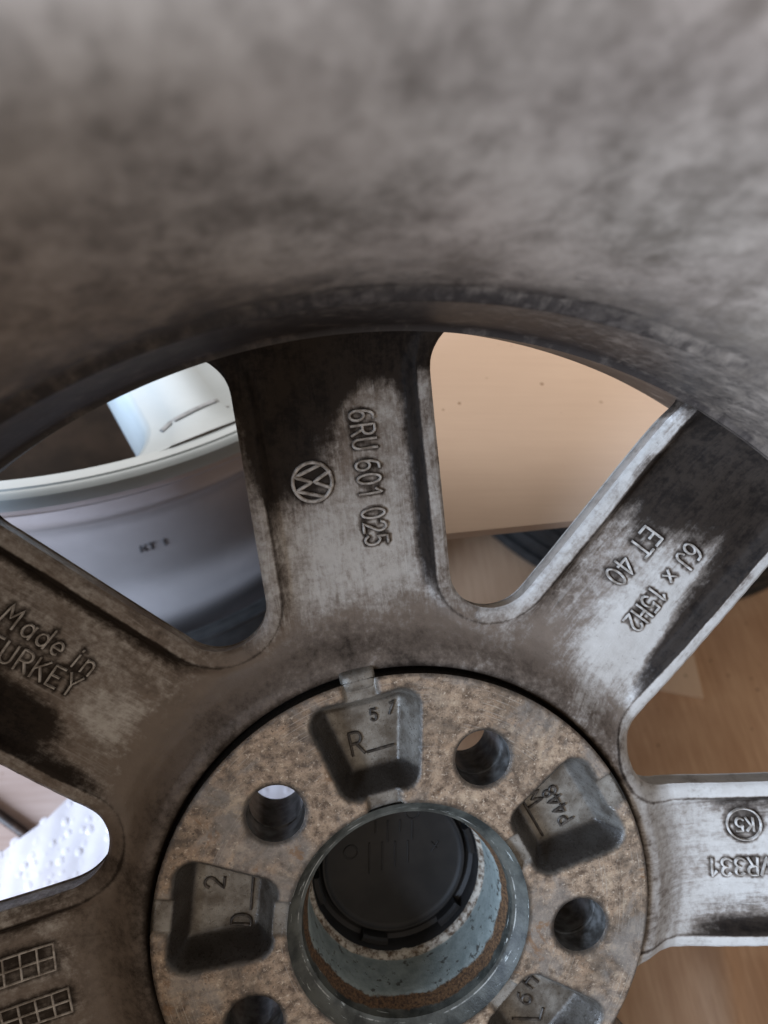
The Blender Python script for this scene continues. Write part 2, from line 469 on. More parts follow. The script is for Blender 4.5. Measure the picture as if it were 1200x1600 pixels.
def window_outline(a0, a1, hw, fil_t, fil_o, ro, n_arc=10, fil_r=None):
    """closed polyline (ccw) of the opening between spoke axes a0<a1"""
    mid = (a0 + a1) / 2; half = (a1 - a0) / 2
    # in local frame: x along mid.  right side line parallel to spoke a0 (direction -half) offset +hw
    d = np.array([math.cos(half), -math.sin(half)]); nrm = np.array([math.sin(half), math.cos(half)])   # towards the window
    # tip fillet: centre on x axis at distance xt with distance to line = hw+fil
    xt = (hw + fil_t) / math.sin(half)
    pts_r = []
    # tip arc from x axis to the right side tangent
    ang_t = math.atan2(-nrm[1], -nrm[0])
    # arc around (xt,0) from pi (pointing to hub) to direction -nrm
    a_from = -math.pi; a_to = ang_t
    for i in range(n_arc + 1):
        a = a_from + (a_to - a_from) * i / n_arc
        pts_r.append((xt + fil_t * math.cos(a), fil_t * math.sin(a)))
    fil_l = fil_o
    pts_t = list(pts_r)

    def corner(fil_o):
        out_ = []
        c_n = hw + fil_o; rr = ro - fil_o
        c = d * math.sqrt(rr * rr - c_n * c_n) + nrm * c_n
        a_s = math.atan2(-nrm[1], -nrm[0]); a_e = math.atan2(c[1], c[0])
        for i in range(n_arc + 1):
            a = a_s + (a_e - a_s) * i / n_arc
            out_.append((c[0] + fil_o * math.cos(a), c[1] + fil_o * math.sin(a)))
        al = math.atan2(out_[-1][1], out_[-1][0])
        for i in range(1, 9):
            a = al * (1 - i / 8)
            out_.append((ro * math.cos(a), ro * math.sin(a)))
        return out_
    pts_r = pts_t + corner(fil_r if fil_r is not None else fil_o)
    pts_l = pts_t + corner(fil_o)
    left = [(x, -y) for x, y in reversed(pts_l[1:-1])]
    P = np.array(pts_r + left)
    cm, sm = math.cos(mid), math.sin(mid)
    return np.stack([P[:, 0] * cm - P[:, 1] * sm, P[:, 0] * sm + P[:, 1] * cm], 1)


def resample(P, step, closed=True):
    Q = np.vstack([P, P[:1]]) if closed else P
    L = np.r_[0, np.cumsum(np.hypot(*np.diff(Q, axis=0).T))]
    k = max(8, int(L[-1] / step))
    s = np.linspace(0, L[-1], k + 1)
    if closed: s = s[:-1]
    return np.stack([np.interp(s, L, Q[:, 0]), np.interp(s, L, Q[:, 1])], 1)


WINS = []
for i in range(8):
    a0 = ANG[i][0]; a1 = ANG[(i + 1) % 8][0]
    if a1 < a0: a1 += 2 * math.pi
    WINS.append((a0, a1))

OFFS = [0.0, 0.5, 1.2, 3.6, 4.4, 5.2, 6.2, 7.4]


def loop(w, d, step):
    return resample(window_outline(w[0], w[1], HW - d, 12.6 + d, 11.0 + d, R_OPEN + d, 10, (4.5 if abs(w[0] - math.radians(54.25)) < .01 else 11.0) + d), step)


DENSE = np.vstack([loop(w, 0.0, 0.5) for w in WINS])


def win_dist(x, y):
    """distance to the nearest opening edge (>=0 in metal)"""
    from mathutils.kdtree import KDTree
    if not hasattr(win_dist, 'kd'):
        kd = KDTree(len(DENSE))
        for i, p in enumerate(DENSE): kd.insert((p[0], p[1], 0), i)
        kd.balance(); win_dist.kd = kd
    return np.array([win_dist.kd.find((a, b, 0))[2] for a, b in zip(np.ravel(x), np.ravel(y))]).reshape(np.shape(x))


def spoke_uv(x, y):
    """nearest spoke index, distance along it, offset to its left"""
    th = np.arctan2(y, x)
    best = np.full(np.shape(x), 9.0); idx = np.zeros(np.shape(x), int)
    for i, (a, n) in enumerate(ANG):
        dd = np.abs((th - a + np.pi) % (2 * np.pi) - np.pi)
        m = dd < best
        best = np.where(m, dd, best); idx = np.where(m, i, idx)
    aa = np.array([a for a, n in ANG])[idx]
    return idx, x * np.cos(aa) + y * np.sin(aa), -x * np.sin(aa) + y * np.cos(aa)


Zr = np.array([70.4, 71.0, 71.5, 72.1, 73.6, 76.0, 79.0, 82.0, 86.0, 92.0, 100, 110, 125, 140, 150, 156, 160, 163, 166.0])
Zz = np.array([-6.5, -6.0, -4.0, -2.9, -2.8, -3.3, -5.0, -6.6, -7.4, -6.3, -4.2, -2.0, 0.8, 3.4, 5.4, 7.2, 9.6, 12.4, 15.5])
_rr = np.linspace(70, 166.5, 700)
_zz = np.interp(_rr, Zr, Zz)
_k = np.ones(5) / 5
_zs = np.convolve(np.pad(_zz, 2, 'edge'), _k, 'valid')
_zz = np.where(_rr > 73.2, _zs, _zz)


def crease_z(r):
    return np.interp(r, _rr, _zz)


def zfun(x, y, d=None):
    x = np.asarray(x, float); y = np.asarray(y, float)
    r = np.hypot(x, y)
    if d is None: d = win_dist(x, y)
    z = crease_z(r)
    depth = 3.0 * sstep(80, 104, r) * (1 - 0.75 * sstep(152, 163, r)) + 0.5
    valley = sstep(4.2, 7.0, d) * (1 - 0.62 * sstep(7.0, 24.0, d))
    z = z - depth * valley * sstep(73.5, 79, r)
    z = z - 1.1 * (1 - sstep(-0.1, 1.3, d)) - 0.5 * (1 - sstep(1.0, 4.2, d))
    return z


# lettering: (spoke name, list of polylines in world plane, width, height, material, part name)
AX = {n: math.radians(a) for n, a in SPOKES if n != 'S'}


def from_uv(sp, pts):
    a = AX[sp]; P = np.atleast_2d(np.array(pts, float))
    return np.stack([P[:, 0] * math.cos(a) - P[:, 1] * math.sin(a), P[:, 0] * math.sin(a) + P[:, 1] * math.cos(a)], 1)


def uv_text(sp, s, org, direction, up, h, length=None, gap=0.16):
    L, w = text_lines(s, org, direction, up, h, 1.0, gap)
    if length:
        L, w = text_lines(s, org, direction, up, h, length / w, gap)
    return [from_uv(sp, l) for l in L]


MARKS = []
MARKS.append(('A', uv_text('A', '6RU 601 025', (142.6, -3.3), (-1, 0.0), (0, -1), 6.4, 37.5), 0.8, 0.75, 'part_number'))
# emblem: ring with V over W, its top towards the right of the photo (-v)
lg = []
cu, cv, rr_ = 125.6, 8.7, 5.2


def lgp(pts):   # logo coords: x to the right of the logo, y up, unit radius -> uv  (logo up = -v, logo right = -u)
    return from_uv('A', [(cu - rr_ * x, cv - rr_ * y) for x, y in pts])


lg.append(lgp(arc(0, 0, 1, 1, 0, 360, 36)))
lg.append(lgp([(-.42, .90), (0, .08), (.42, .90)]))
lg.append(lgp([(-.84, .54), (-.36, -.86), (0, -.02), (.36, -.86), (.84, .54)]))
MARKS.append(('A', lg, 1.05, 0.85, 'emblem'))
MARKS.append(('B', uv_text('B', '6J x 15H2', (132.6, -2.2), (-1, -0.02), (0.02, -1), 6.4, 29.5), 0.7, 0.7, 'rim_size'))
MARKS.append(('B', uv_text('B', 'ET 40', (129.3, 10.2), (-1, 0.02), (-0.02, -1), 6.0, 19.0), 0.7, 0.7, 'rim_size'))
kc = (105.0, 12.0)
k5 = uv_text('C', 'K5', (kc[0] + 2.9, kc[1] + 1.8), (-1, 0), (0, -1), 3.8, 6.0)
k5.append(from_uv('C', [(kc[0] + 4.9 * math.cos(t), kc[1] + 4.6 * math.sin(t)) for t in np.linspace(0, 2 * math.pi, 33)]))
MARKS.append(('C', k5, 0.6, 0.65, 'foundry_mark'))
MARKS.append(('C', uv_text('C', 'VR331', (112.0, 2.0), (-1, 0), (0, -1), 5.4, 19.5), 0.65, 0.65, 'foundry_mark'))
MARKS.append(('D', uv_text('D', 'Made in', (137.5, -5.4), (-1, 0.02), (-0.02, -1), 5.2, 27.0), 0.62, 0.7, 'origin_mark'))
MARKS.append(('D', uv_text('D', 'TURKEY', (136.5, 3.4), (-1, -0.06), (0.06, -1), 5.6, 25.5), 0.62, 0.7, 'origin_mark'))
grid1 = []
for (u0, u1, v0, v1, nu, nv) in [(96.5, 121.0, -12.3, -5.5, 6, 2), (94.5, 119.0, 0.6, 7.4, 6, 2)]:
    for i in range(nu + 1):
        u = u0 + (u1 - u0) * i / nu
        grid1.append(from_uv('E', [(u, v0), (u, v1)]))
    for j in range(nv + 1):
        v = v0 + (v1 - v0) * j / nv
        grid1.append(from_uv('E', [(u0, v), (u1, v)]))
MARKS.append(('E', grid1, 0.55, 0.5, 'date_grid'))

MARK_PTS = []
for sp, L, w, h, nm in MARKS:
    for l in L:
        MARK_PTS.append(resample(np.array(l), 0.5, closed=False))
MARK_PTS = np.vstack(MARK_PTS)


def cdt(points, loops):
    """points Nx2 (free) + closed constraint loops -> verts, tris"""
    P = [tuple(p) for p in points]; E = []
    for lp in loops:
        b = len(P); k = len(lp)
        P += [tuple(p) for p in lp]
        E += [(b + i, b + (i + 1) % k) for i in range(k)]
    r = delaunay_2d_cdt([Vector(p) for p in P], E, [], 0, 1e-5)
    V = np.array([tuple(v) for v in r[0]])
    F = np.array([f for f in r[2] if len(f) == 3], int)
    # make ccw
    a, b, c = V[F[:, 0]], V[F[:, 1]], V[F[:, 2]]
    cr = (b[:, 0] - a[:, 0]) * (c[:, 1] - a[:, 1]) - (b[:, 1] - a[:, 1]) * (c[:, 0] - a[:, 0])
    F[cr < 0] = F[cr < 0][:, ::-1]
    F = F[np.abs(cr) > 1e-9]
    return V, F


def hexgrid(x0, x1, y0, y1, s):
    ys = np.arange(y0, y1, s * 0.866)
    out = []
    for i, y in enumerate(ys):
        xs = np.arange(x0 + (s / 2 if i % 2 else 0), x1, s)
        out.append(np.stack([xs, np.full_like(xs, y)], 1))
    P = np.vstack(out)
    return P + rng.uniform(-.08, .08, P.shape) * s


def in_poly(P, poly):
    x, y = P[:, 0], P[:, 1]
    c = np.zeros(len(P), bool)
    j = len(poly) - 1
    for i in range(len(poly)):
        xi, yi = poly[i]; xj, yj = poly[j]
        c ^= ((yi > y) != (yj > y)) & (x < (xj - xi) * (y - yi) / (yj - yi + 1e-12) + xi)
        j = i
    return c


def vnormals(V, F):
    N = np.zeros_like(V)
    fn = np.cross(V[F[:, 1]] - V[F[:, 0]], V[F[:, 2]] - V[F[:, 0]])
    for k in range(3): np.add.at(N, F[:, k], fn)
    return N / (np.linalg.norm(N, axis=1)[:, None] + 1e-12)


def visible_mask(P):
    """rough region of the wheel plane that the photograph shows (denser mesh there)"""
    return (P[:, 1] > -45) & (P[:, 0] > -125) & (P[:, 0] < 135)


def ell(u, v, cu, cv, ru, rv, amt, soft=0.5):
    q = np.sqrt(((u - cu) / ru) ** 2 + ((v - cv) / rv) ** 2)
    return amt * (1 - sstep(1 - soft, 1 + soft, q))


def dirt_field(x, y, d):
    idx, u, v = spoke_uv(x, y)
    r = np.hypot(x, y)
    nm = np.array([n for a, n in ANG])[idx]
    D = np.full(x.shape, 0.05)
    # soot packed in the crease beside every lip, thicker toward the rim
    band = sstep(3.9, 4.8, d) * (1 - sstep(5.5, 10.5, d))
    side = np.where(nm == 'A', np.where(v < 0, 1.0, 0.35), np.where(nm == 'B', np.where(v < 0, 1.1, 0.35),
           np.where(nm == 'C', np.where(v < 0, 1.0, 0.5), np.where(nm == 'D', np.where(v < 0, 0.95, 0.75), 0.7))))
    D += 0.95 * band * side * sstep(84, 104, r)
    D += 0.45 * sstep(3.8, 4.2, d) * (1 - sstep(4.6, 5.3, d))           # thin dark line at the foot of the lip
    D += 0.75 * sstep(149, 159, r)
    D += (0.12 * (nm == 'A') + 0.16 * (nm == 'D') + 0.2 * (nm == 'E') - 0.1 * ((nm == 'C') | (nm == 'B'))) * (1 - sstep(3.4, 4.4, d))
    A = nm == 'A'
    D += np.where(A, ell(u, v, 152, 12, 23, 14, 1.0) + 0.5 * ell(u, v, 125.6, 8.7, 5.6, 5.6, 1.0, .15) + ell(u, v, 157, 0, 11, 30, 0.8) + ell(u, v, 130, 17, 12, 8, 0.55) - ell(u, v, 106, 0, 17, 13, 0.35)
                  - ell(u, v, 140, -8, 9, 7, 0.35) + ell(u, v, 113, 3, 3, 6, 0.35) + ell(u, v, 82, 4, 5, 18, 0.2), 0)
    B = nm == 'B'
    D += np.where(B, ell(u, v, 151, 2, 17, 20, 1.0) + ell(u, v, 138, 13, 14, 9, 0.6) + ell(u, v, 130, -17, 26, 5, 0.7) - ell(u, v, 152, 23, 6, 5, 0.8) - ell(u, v, 103, -6, 18, 11, 0.45) + ell(u, v, 108, 15, 12, 7, 0.22), 0)
    Cc = nm == 'C'
    D += np.where(Cc, ell(u, v, 112, 17, 16, 5, 0.35) + ell(u, v, 100, -14, 14, 6, 0.2) - ell(u, v, 95, 2, 18, 12, 0.2), 0)
    Dd = nm == 'D'
    D += np.where(Dd, ell(u, v, 125, 13, 17, 7, 1.0) + ell(u, v, 137, 3, 8, 20, 0.35) - ell(u, v, 101, 2, 9, 9, 0.25) + ell(u, v, 105, -13, 22, 5, 0.2), 0)
    Ee = nm == 'E'
    D += np.where(Ee, 0.12 + ell(u, v, 90, -5, 8, 14, 0.15) + ell(u, v, 108, -9, 13, 4.4, 0.45) + ell(u, v, 107, 4, 13, 4.4, 0.45), 0)
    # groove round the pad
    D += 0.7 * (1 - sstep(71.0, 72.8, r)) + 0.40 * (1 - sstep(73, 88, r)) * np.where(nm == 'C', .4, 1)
    # brown film
    Fm = np.full(x.shape, 0.55)
    Fm = np.where(nm == 'D', 0.64, Fm); Fm = np.where(nm == 'E', 0.72, Fm); Fm = np.where(nm == 'A', 0.42, Fm)
    Fm = np.where(nm == 'B', 0.34, Fm); Fm = np.where(nm == 'C', 0.14, Fm)
    Fm = Fm + 0.45 * (1 - sstep(80, 97, r)) * np.where(nm == 'C', 0.5, 1.0)
    Fm = Fm + np.where(A, -ell(u, v, 106, 0, 15, 14, 0.32) + ell(u, v, 128, 4, 20, 20, 0.15), 0) + np.where(B, -ell(u, v, 100, -8, 22, 10, 0.4) + ell(u, v, 106, 14, 26, 9, 0.28), 0) \
        - np.where(Dd, ell(u, v, 101, 1, 8, 8, 0.28, 0.25), 0)
    lipm = 1 - sstep(3.2, 4.4, d)
    Fm = Fm - lipm * np.where((nm == 'C') | ((nm == 'B') & (v < 0)), 0.5, np.where((nm == 'D') | (nm == 'A'), 0.0, 0.15))
    return D, Fm, idx, u, v


def build_disc(root):
    free = hexgrid(-167, 167, -167, 167, 3.2)
    free = free[~visible_mask(free)]
    fine = hexgrid(-127, 137, -47, 167, 1.25)
    fine = fine[visible_mask(fine)]
    P = np.vstack([free, fine])
    r = np.hypot(P[:, 0], P[:, 1])
    P = P[(r > 75.2) & (r < R_DISC - 1.4)]
    d = win_dist(P[:, 0], P[:, 1])
    ins = np.zeros(len(P), bool)
    for w in WINS: ins |= in_poly(P, loop(w, 0, 2.0))
    P = P[~ins & (d > 8.4)]
    loops = []
    vis = [(-20, 200)]
    for w in WINS:
        mid = math.degrees((w[0] + w[1]) / 2) % 360
        step = 1.1 if (mid < 200 or mid > 330) else 4.0
        for k, off in enumerate(OFFS):
            lp = loop(w, off, step)
            loops.append((lp, k == 0))
    # the outer parts of the loops leave the disc: clip them to open chains
    P2 = [tuple(p) for p in P]; E = []
    for lp, first in loops:
        keep = np.hypot(lp[:, 0], lp[:, 1]) < R_DISC - 0.6
        if first: keep |= True
        b = {}
        for i, (p, k) in enumerate(zip(lp, keep)):
            rad = np.hypot(*p)
            if first and rad >= R_DISC - 0.6:
                continue
            if k:
                b[i] = len(P2); P2.append(tuple(p))
        n = len(lp)
        for i in range(n):
            j = (i + 1) % n
            if i in b and j in b: E.append((b[i], b[j]))
    nO = 460
    for rad in (70.55, 71.0, 71.5, 72.1, 73.6):
        b = len(P2)
        for i in range(nO):
            a = 2 * math.pi * i / nO
            P2.append((rad * math.cos(a), rad * math.sin(a)))
        E += [(b + i, b + (i + 1) % nO) for i in range(nO)]
    for rad in (R_DISC,):
        b = len(P2)
        for i in range(nO * 2):
            a = 2 * math.pi * i / (nO * 2)
            P2.append((rad * math.cos(a), rad * math.sin(a)))
        E += [(b + i, b + (i + 1) % (nO * 2)) for i in range(nO * 2)]
    res = delaunay_2d_cdt([Vector(p) for p in P2], E, [], 0, 1e-4)
    V2 = np.array([tuple(v) for v in res[0]])
    F = np.array([f for f in res[2] if len(f) == 3], int)
    a, b, c = V2[F[:, 0]], V2[F[:, 1]], V2[F[:, 2]]
    cr = (b[:, 0] - a[:, 0]) * (c[:, 1] - a[:, 1]) - (b[:, 1] - a[:, 1]) * (c[:, 0] - a[:, 0])
    F[cr < 0] = F[cr < 0][:, ::-1]
    F = F[np.abs(cr) > 1e-7]
    cen = V2[F].mean(1)
    rc = np.hypot(cen[:, 0], cen[:, 1])
    bad = rc < 70.5
    for w in WINS: bad |= in_poly(cen, loop(w, 0, 1.1 if True else 4))
    F = F[~bad]
    d = win_dist(V2[:, 0], V2[:, 1])
    # exact edge: points lying in an opening within tolerance have d ~ 0
    z = zfun(V2[:, 0], V2[:, 1], d)
    V = np.column_stack([V2, z])
    N = vnormals(V, F)
    D, Fm, idx, u, v = dirt_field(V2[:, 0], V2[:, 1], d)
    # halo of grime round raised marks
    from mathutils.kdtree import KDTree
    kd = KDTree(len(MARK_PTS))
    for i, p in enumerate(MARK_PTS): kd.insert((p[0], p[1], 0), i)
    kd.balance()
    md = np.array([kd.find((p[0], p[1], 0))[2] for p in V2])
    halo = 1 - sstep(0.5, 1.7, md)
    D = np.maximum(D, D * (1 - halo) + halo * np.maximum(D, 0.78))
    suv = np.column_stack([u + 40 * idx, v, 0 * u])
    # walls of the openings + front skin
    rc = np.hypot(cen[~bad][:, 0], cen[~bad][:, 1])
    fidx = idx[F[:, 0]]
    cidx, cu_, cv_ = spoke_uv(cen[~bad][:, 0], cen[~bad][:, 1])
    part = np.where(rc < 84.0, -1, cidx)
    # boundary edges of the openings
    ed = {}
    for fi, f in enumerate(F):
        for k in range(3):
            e = (f[k], f[(k + 1) % 3])
            ed[e] = fi
    bnd = {}
    for (i, j), fi in ed.items():
        if (j, i) not in ed: bnd.setdefault(int(part[fi]), []).append((i, j))
    objs = {}
    for pk in [-1] + list(range(8)):
        fs = F[part == pk]
        used, inv = np.unique(fs, return_inverse=True)
        fs2 = inv.reshape(-1, 3)
        n0 = len(used)
        Vp = [V[used]]; Np = [N[used]]; at = [used]
        faces = [tuple(f) for f in fs2]
        mp = {int(g): i for i, g in enumerate(used)}
        # wall strips (own vertices so the top edge stays crisp)
        extra_v = []; extra_n = []; extra_src = []
        vid = {}

        def addv(g, level, nrm):
            key = (g, level)
            if key in vid: return vid[key]
            x, y = V2[g]; z0 = V[g, 2]
            ins_dir = -nrm
            off, dz = [(0, 0), (-0.35, -1.2), (-0.35, -6.5)][level]
            extra_v.append((x + nrm[0] * off, y + nrm[1] * off, z0 + dz))
            nn = np.array([nrm[0], nrm[1], 0.05 if level < 2 else -0.3]); nn /= np.linalg.norm(nn)
            extra_n.append(nn); extra_src.append(g)
            vid[key] = n0 + len(extra_v) - 1
            return vid[key]
        # outward (to opening) normal per vertex
        nv = {}
        for (i, j) in bnd.get(pk, []):
            t = V2[j] - V2[i]; t = t / (np.linalg.norm(t) + 1e-9)
            nr = np.array([t[1], -t[0]])
            for g in (i, j): nv[g] = nv.get(g, 0) + nr
        for g in nv: nv[g] = nv[g] / (np.linalg.norm(nv[g]) + 1e-9)
        for (i, j) in bnd.get(pk, []):
            ri = np.hypot(*V2[i])
            if ri < 70.7 or ri > R_DISC - 0.3: continue
            for lv in range(2):
                a0 = addv(i, lv, nv[i]); b0 = addv(j, lv, nv[j]); a1 = addv(i, lv + 1, nv[i]); b1 = addv(j, lv + 1, nv[j])
                faces.append((a0, a1, b1, b0))
        if extra_v:
            Vp.append(np.array(extra_v)); Np.append(np.array(extra_n)); at.append(np.array(extra_src))
        src = np.concatenate(at)
        nb = len(src)
        # front skin
        lipz = np.where(d[used] < 0.3, -6.5, -7.5)
        fr = V[used].copy(); fr[:, 2] = crease_z(np.hypot(fr[:, 0], fr[:, 1])) - 7.8
        fn = np.tile([0, 0, -1.0], (n0, 1))
        Vp.append(fr); Np.append(fn)
        faces += [tuple(nb + np.array(f)[::-1]) for f in fs2]
        src = np.concatenate([src, used])
        DD = D[src].copy()
        DD[n0:nb] = np.maximum(D[src][n0:nb] - 0.1, 0.05)
        o = make('hub_flange' if pk < 0 else 'spoke', np.vstack(Vp), faces, M_SPOKE, root, True,
                 dict(dirt=DD, film=Fm[src], suv=suv[src]), np.vstack(Np))
        objs[pk] = o
    return objs


wheel = empty('alloy_wheel', M_WHEEL)
tag(wheel, 'grimy alloy wheel seen from behind, brake dust on its spokes and rusty hub face', 'wheel')
parts = build_disc(wheel)
spoke_obj = {ANG[i][1]: parts[i] for i in range(8)}

for sp, L, w, h, nm in MARKS:
    V_, F_ = stroke_mesh(L, lambda x, y: zfun(x, y), w, h)
    make(nm, V_, F_, M_EMBOSS if nm != 'date_grid' else M_EMBOSS, spoke_obj[sp], True, sharp=60)

# barrel
inner = smoothprof([(166.6, -14), (165.6, -8), (163.6, 2), (161.6, 9), (160.9, 12.2)], 5).tolist() + [(160.6, 13.2), (161.6, 13.9), (162.0, 15)] + \
    smoothprof([(162.0, 16), (161.7, 26), (161.0, 37), (160.8, 42)], 4).tolist() + [(160.75, 42.6), (160.9, 43.2), (161.7, 44.4)] + \
    smoothprof([(162.8, 46), (163.4, 58), (165.2, 78), (167.4, 96), (170.2, 112), (174.0, 119.5), (179.5, 122.6), (184.5, 121), (186.5, 115)], 6).tolist()
outer = smoothprof([(186, 110), (180, 104), (172, 92), (169.5, 70), (169.0, 30), (174, 12), (186, 2), (190.5, -14), (192, -28), (199, -33), (204, -36), (204.6, -40), (202, -42.5), (186, -41), (174, -32), (168.5, -20)], 4).tolist()
prof = inner + outer
Vb, Fb = revolve(prof, 360, True)
th = np.arctan2(Vb[:, 1], Vb[:, 0]); zb = Vb[:, 2]
db = np.where(zb < 48, 1.15 - 0.009 * np.clip(zb, 0, 50), 0.66 * (1 - sstep(43, 84, zb)))
thd = np.degrees(th)
db = db * (1 - 0.42 * (1 - sstep(52, 88, thd)) * (thd > -90))
db = db + 0.10 * ((zb > 42) & (zb < 44.5)) + 0.12 * ((zb > 12) & (zb < 14))
make('barrel', Vb, Fb, M_BARREL, wheel, True, dict(dirt=db, cyl=np.column_stack([th * 163, zb, 0 * zb])), sharp=50)

# ------------------------------------------------------------------ hub pad with pockets, bolt holes
BOLT0 = math.radians(-5.81)
PK = [math.radians(30.2 + 72 * k) for k in range(5)]
BH = [BOLT0 + math.radians(72 * k) for k in range(5)]
R_HOLE = 7.9


def rounded_poly(pts, rad, n=6):
    P = np.array(pts, float); out = []
    m = len(P)
    for i in range(m):
        a, b, c = P[i - 1], P[i], P[(i + 1) % m]
        d1 = (a - b) / np.linalg.norm(a - b); d2 = (c - b) / np.linalg.norm(c - b)
        ang = math.acos(np.clip(d1 @ d2, -1, 1)); t = rad / math.tan(ang / 2)
        p1 = b + d1 * t; p2 = b + d2 * t
        ce = b + (d1 + d2) / np.linalg.norm(d1 + d2) * rad / math.sin(ang / 2)
        a1 = math.atan2(*(p1 - ce)[::-1]); a2 = math.atan2(*(p2 - ce)[::-1])
        dl = (a2 - a1 + math.pi) % (2 * math.pi) - math.pi
        for k in range(n + 1):
            t_ = a1 + dl * k / n
            out.append(ce + rad * np.array([math.cos(t_), math.sin(t_)]))
    return np.array(out)


POCK = rounded_poly([(38.3, -10.0), (65.0, -16.0), (65.0, 16.0), (38.3, 10.0)], 4.6)
POCKD = resample(POCK, 0.4)


def rot2(P, a):
    c, s = math.cos(a), math.sin(a)
    return np.stack([P[:, 0] * c - P[:, 1] * s, P[:, 0] * s + P[:, 1] * c], 1)


def pad_z(x, y):
    """height, raw-cast mask, grime and painted wall shade of the mounting face"""
    x = np.asarray(x, float); y = np.asarray(y, float)
    z = np.zeros(x.shape); raw = np.zeros(x.shape); grime_shade = np.zeros(x.shape); rim = np.zeros(x.shape)
    r = np.hypot(x, y)
    for a in PK:
        lx = x * math.cos(a) + y * math.sin(a); ly = -x * math.sin(a) + y * math.cos(a)
        near = (lx > 30) & (np.abs(ly) < 22)
        ch = near & (np.abs(ly) < 6.5)
        cz = -1.3 * (1 - sstep(4.2, 5.4, np.abs(ly))) * near
        z = np.minimum(z, cz); raw = np.maximum(raw, (1 - sstep(4.3, 5.3, np.abs(ly))) * near)
        q = np.column_stack([lx[near], ly[near]])
        if len(q):
            ins = in_poly(q, POCKD)
            dd = np.min(np.hypot(q[:, None, 0] - POCKD[None, :, 0], q[:, None, 1] - POCKD[None, :, 1]), 1) if len(q) < 4000 else \
                np.concatenate([np.min(np.hypot(k[:, None, 0] - POCKD[None, :, 0], k[:, None, 1] - POCKD[None, :, 1]), 1) for k in np.array_split(q, len(q) // 2000 + 1)])
            sd = np.where(ins, dd, -dd)
            dep = 9.5 * sstep(-1.3, 4.6, sd)
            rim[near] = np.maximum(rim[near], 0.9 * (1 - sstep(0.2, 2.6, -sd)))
            zz = z[near]; z[near] = np.where(sd > -1.3, np.minimum(zz, -dep), zz)
            raw[near] = np.maximum(raw[near], sstep(-1.1, 0.5, sd))
            fl = ell(sd, 0 * sd, 3.2, 0, 3.0, 1, 1.0, 0.4)
            kk = PK.index(a); so, si, sl, sr = [(.6, .75, .45, 1.1), (.4, 1.1, 1.0, .15), (1.1, .6, 1.15, .4), (.5, .5, .5, .5), (.7, .2, .2, .7)][kk]  # darkness per wall: grime plus shade painted into the colour
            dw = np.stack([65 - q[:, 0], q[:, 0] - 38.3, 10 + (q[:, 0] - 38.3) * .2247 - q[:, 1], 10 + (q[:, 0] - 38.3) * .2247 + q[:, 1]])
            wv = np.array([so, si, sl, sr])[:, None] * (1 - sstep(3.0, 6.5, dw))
            grime_shade[near] = np.maximum(grime_shade[near], np.max(wv, 0) * sstep(-1.2, 0.3, sd))
    z = z - 0.5 * sstep(69.9, 70.55, r)
    pad_z.rim = rim
    return z, raw, grime_shade


def pocket_text():
    out = {}

    def loc(k, pts): return rot2(np.array(pts, float), PK[k])

    def tx(k, s, org, d, up, h):
        return [loc(k, l) for l in text_lines(s, org, d, up, h)[0]]
    # pocket frame: x radially outward, y to the left.  k: 0 M, 1 R, 2 D, 3 hidden, 4 H
    out[1] = tx(1, 'R', (47.0, 6.0), (0.0, -1), (1, 0), 6.5) + [loc(1, [(46.9, 1.4), (47.1, -6.2)])] + tx(1, '5', (55.5, -1.5), (0, -1), (1, 0), 3.2) + tx(1, '1', (57, -6), (-.6, -1), (1, -.6), 3.8)
    out[2] = tx(2, 'D', (44.0, 7.5), (0, -1), (1, 0), 5.5) + [loc(2, [(44.4, 2.6), (44.6, -6.6)])] + tx(2, '2', (52.5, -3.0), (0, -1), (1, 0), 5.4)
    out[0] = tx(0, 'M', (45.0, 7.6), (0, -1), (1, 0), 5.2) + [loc(0, [(44.6, 7.0), (44.6, -5.6)])] + tx(0, 'P448', (55.0, -6.4), (0, 1), (-1, 0), 4.2)
    out[4] = tx(4, 'H', (43.4, 6.5), (0, -1), (1, 0), 5.4) + [loc(4, [(43.2, 1.6), (43.2, -6.6)])] + tx(4, '9', (46.5, 1.5), (0, -1), (1, 0), 4.8) + [loc(4, [(57.5, -2.0), (50.5, -6.8)]), loc(4, [(56.0, 1.0), (57.5, -2.0)])]
    return out


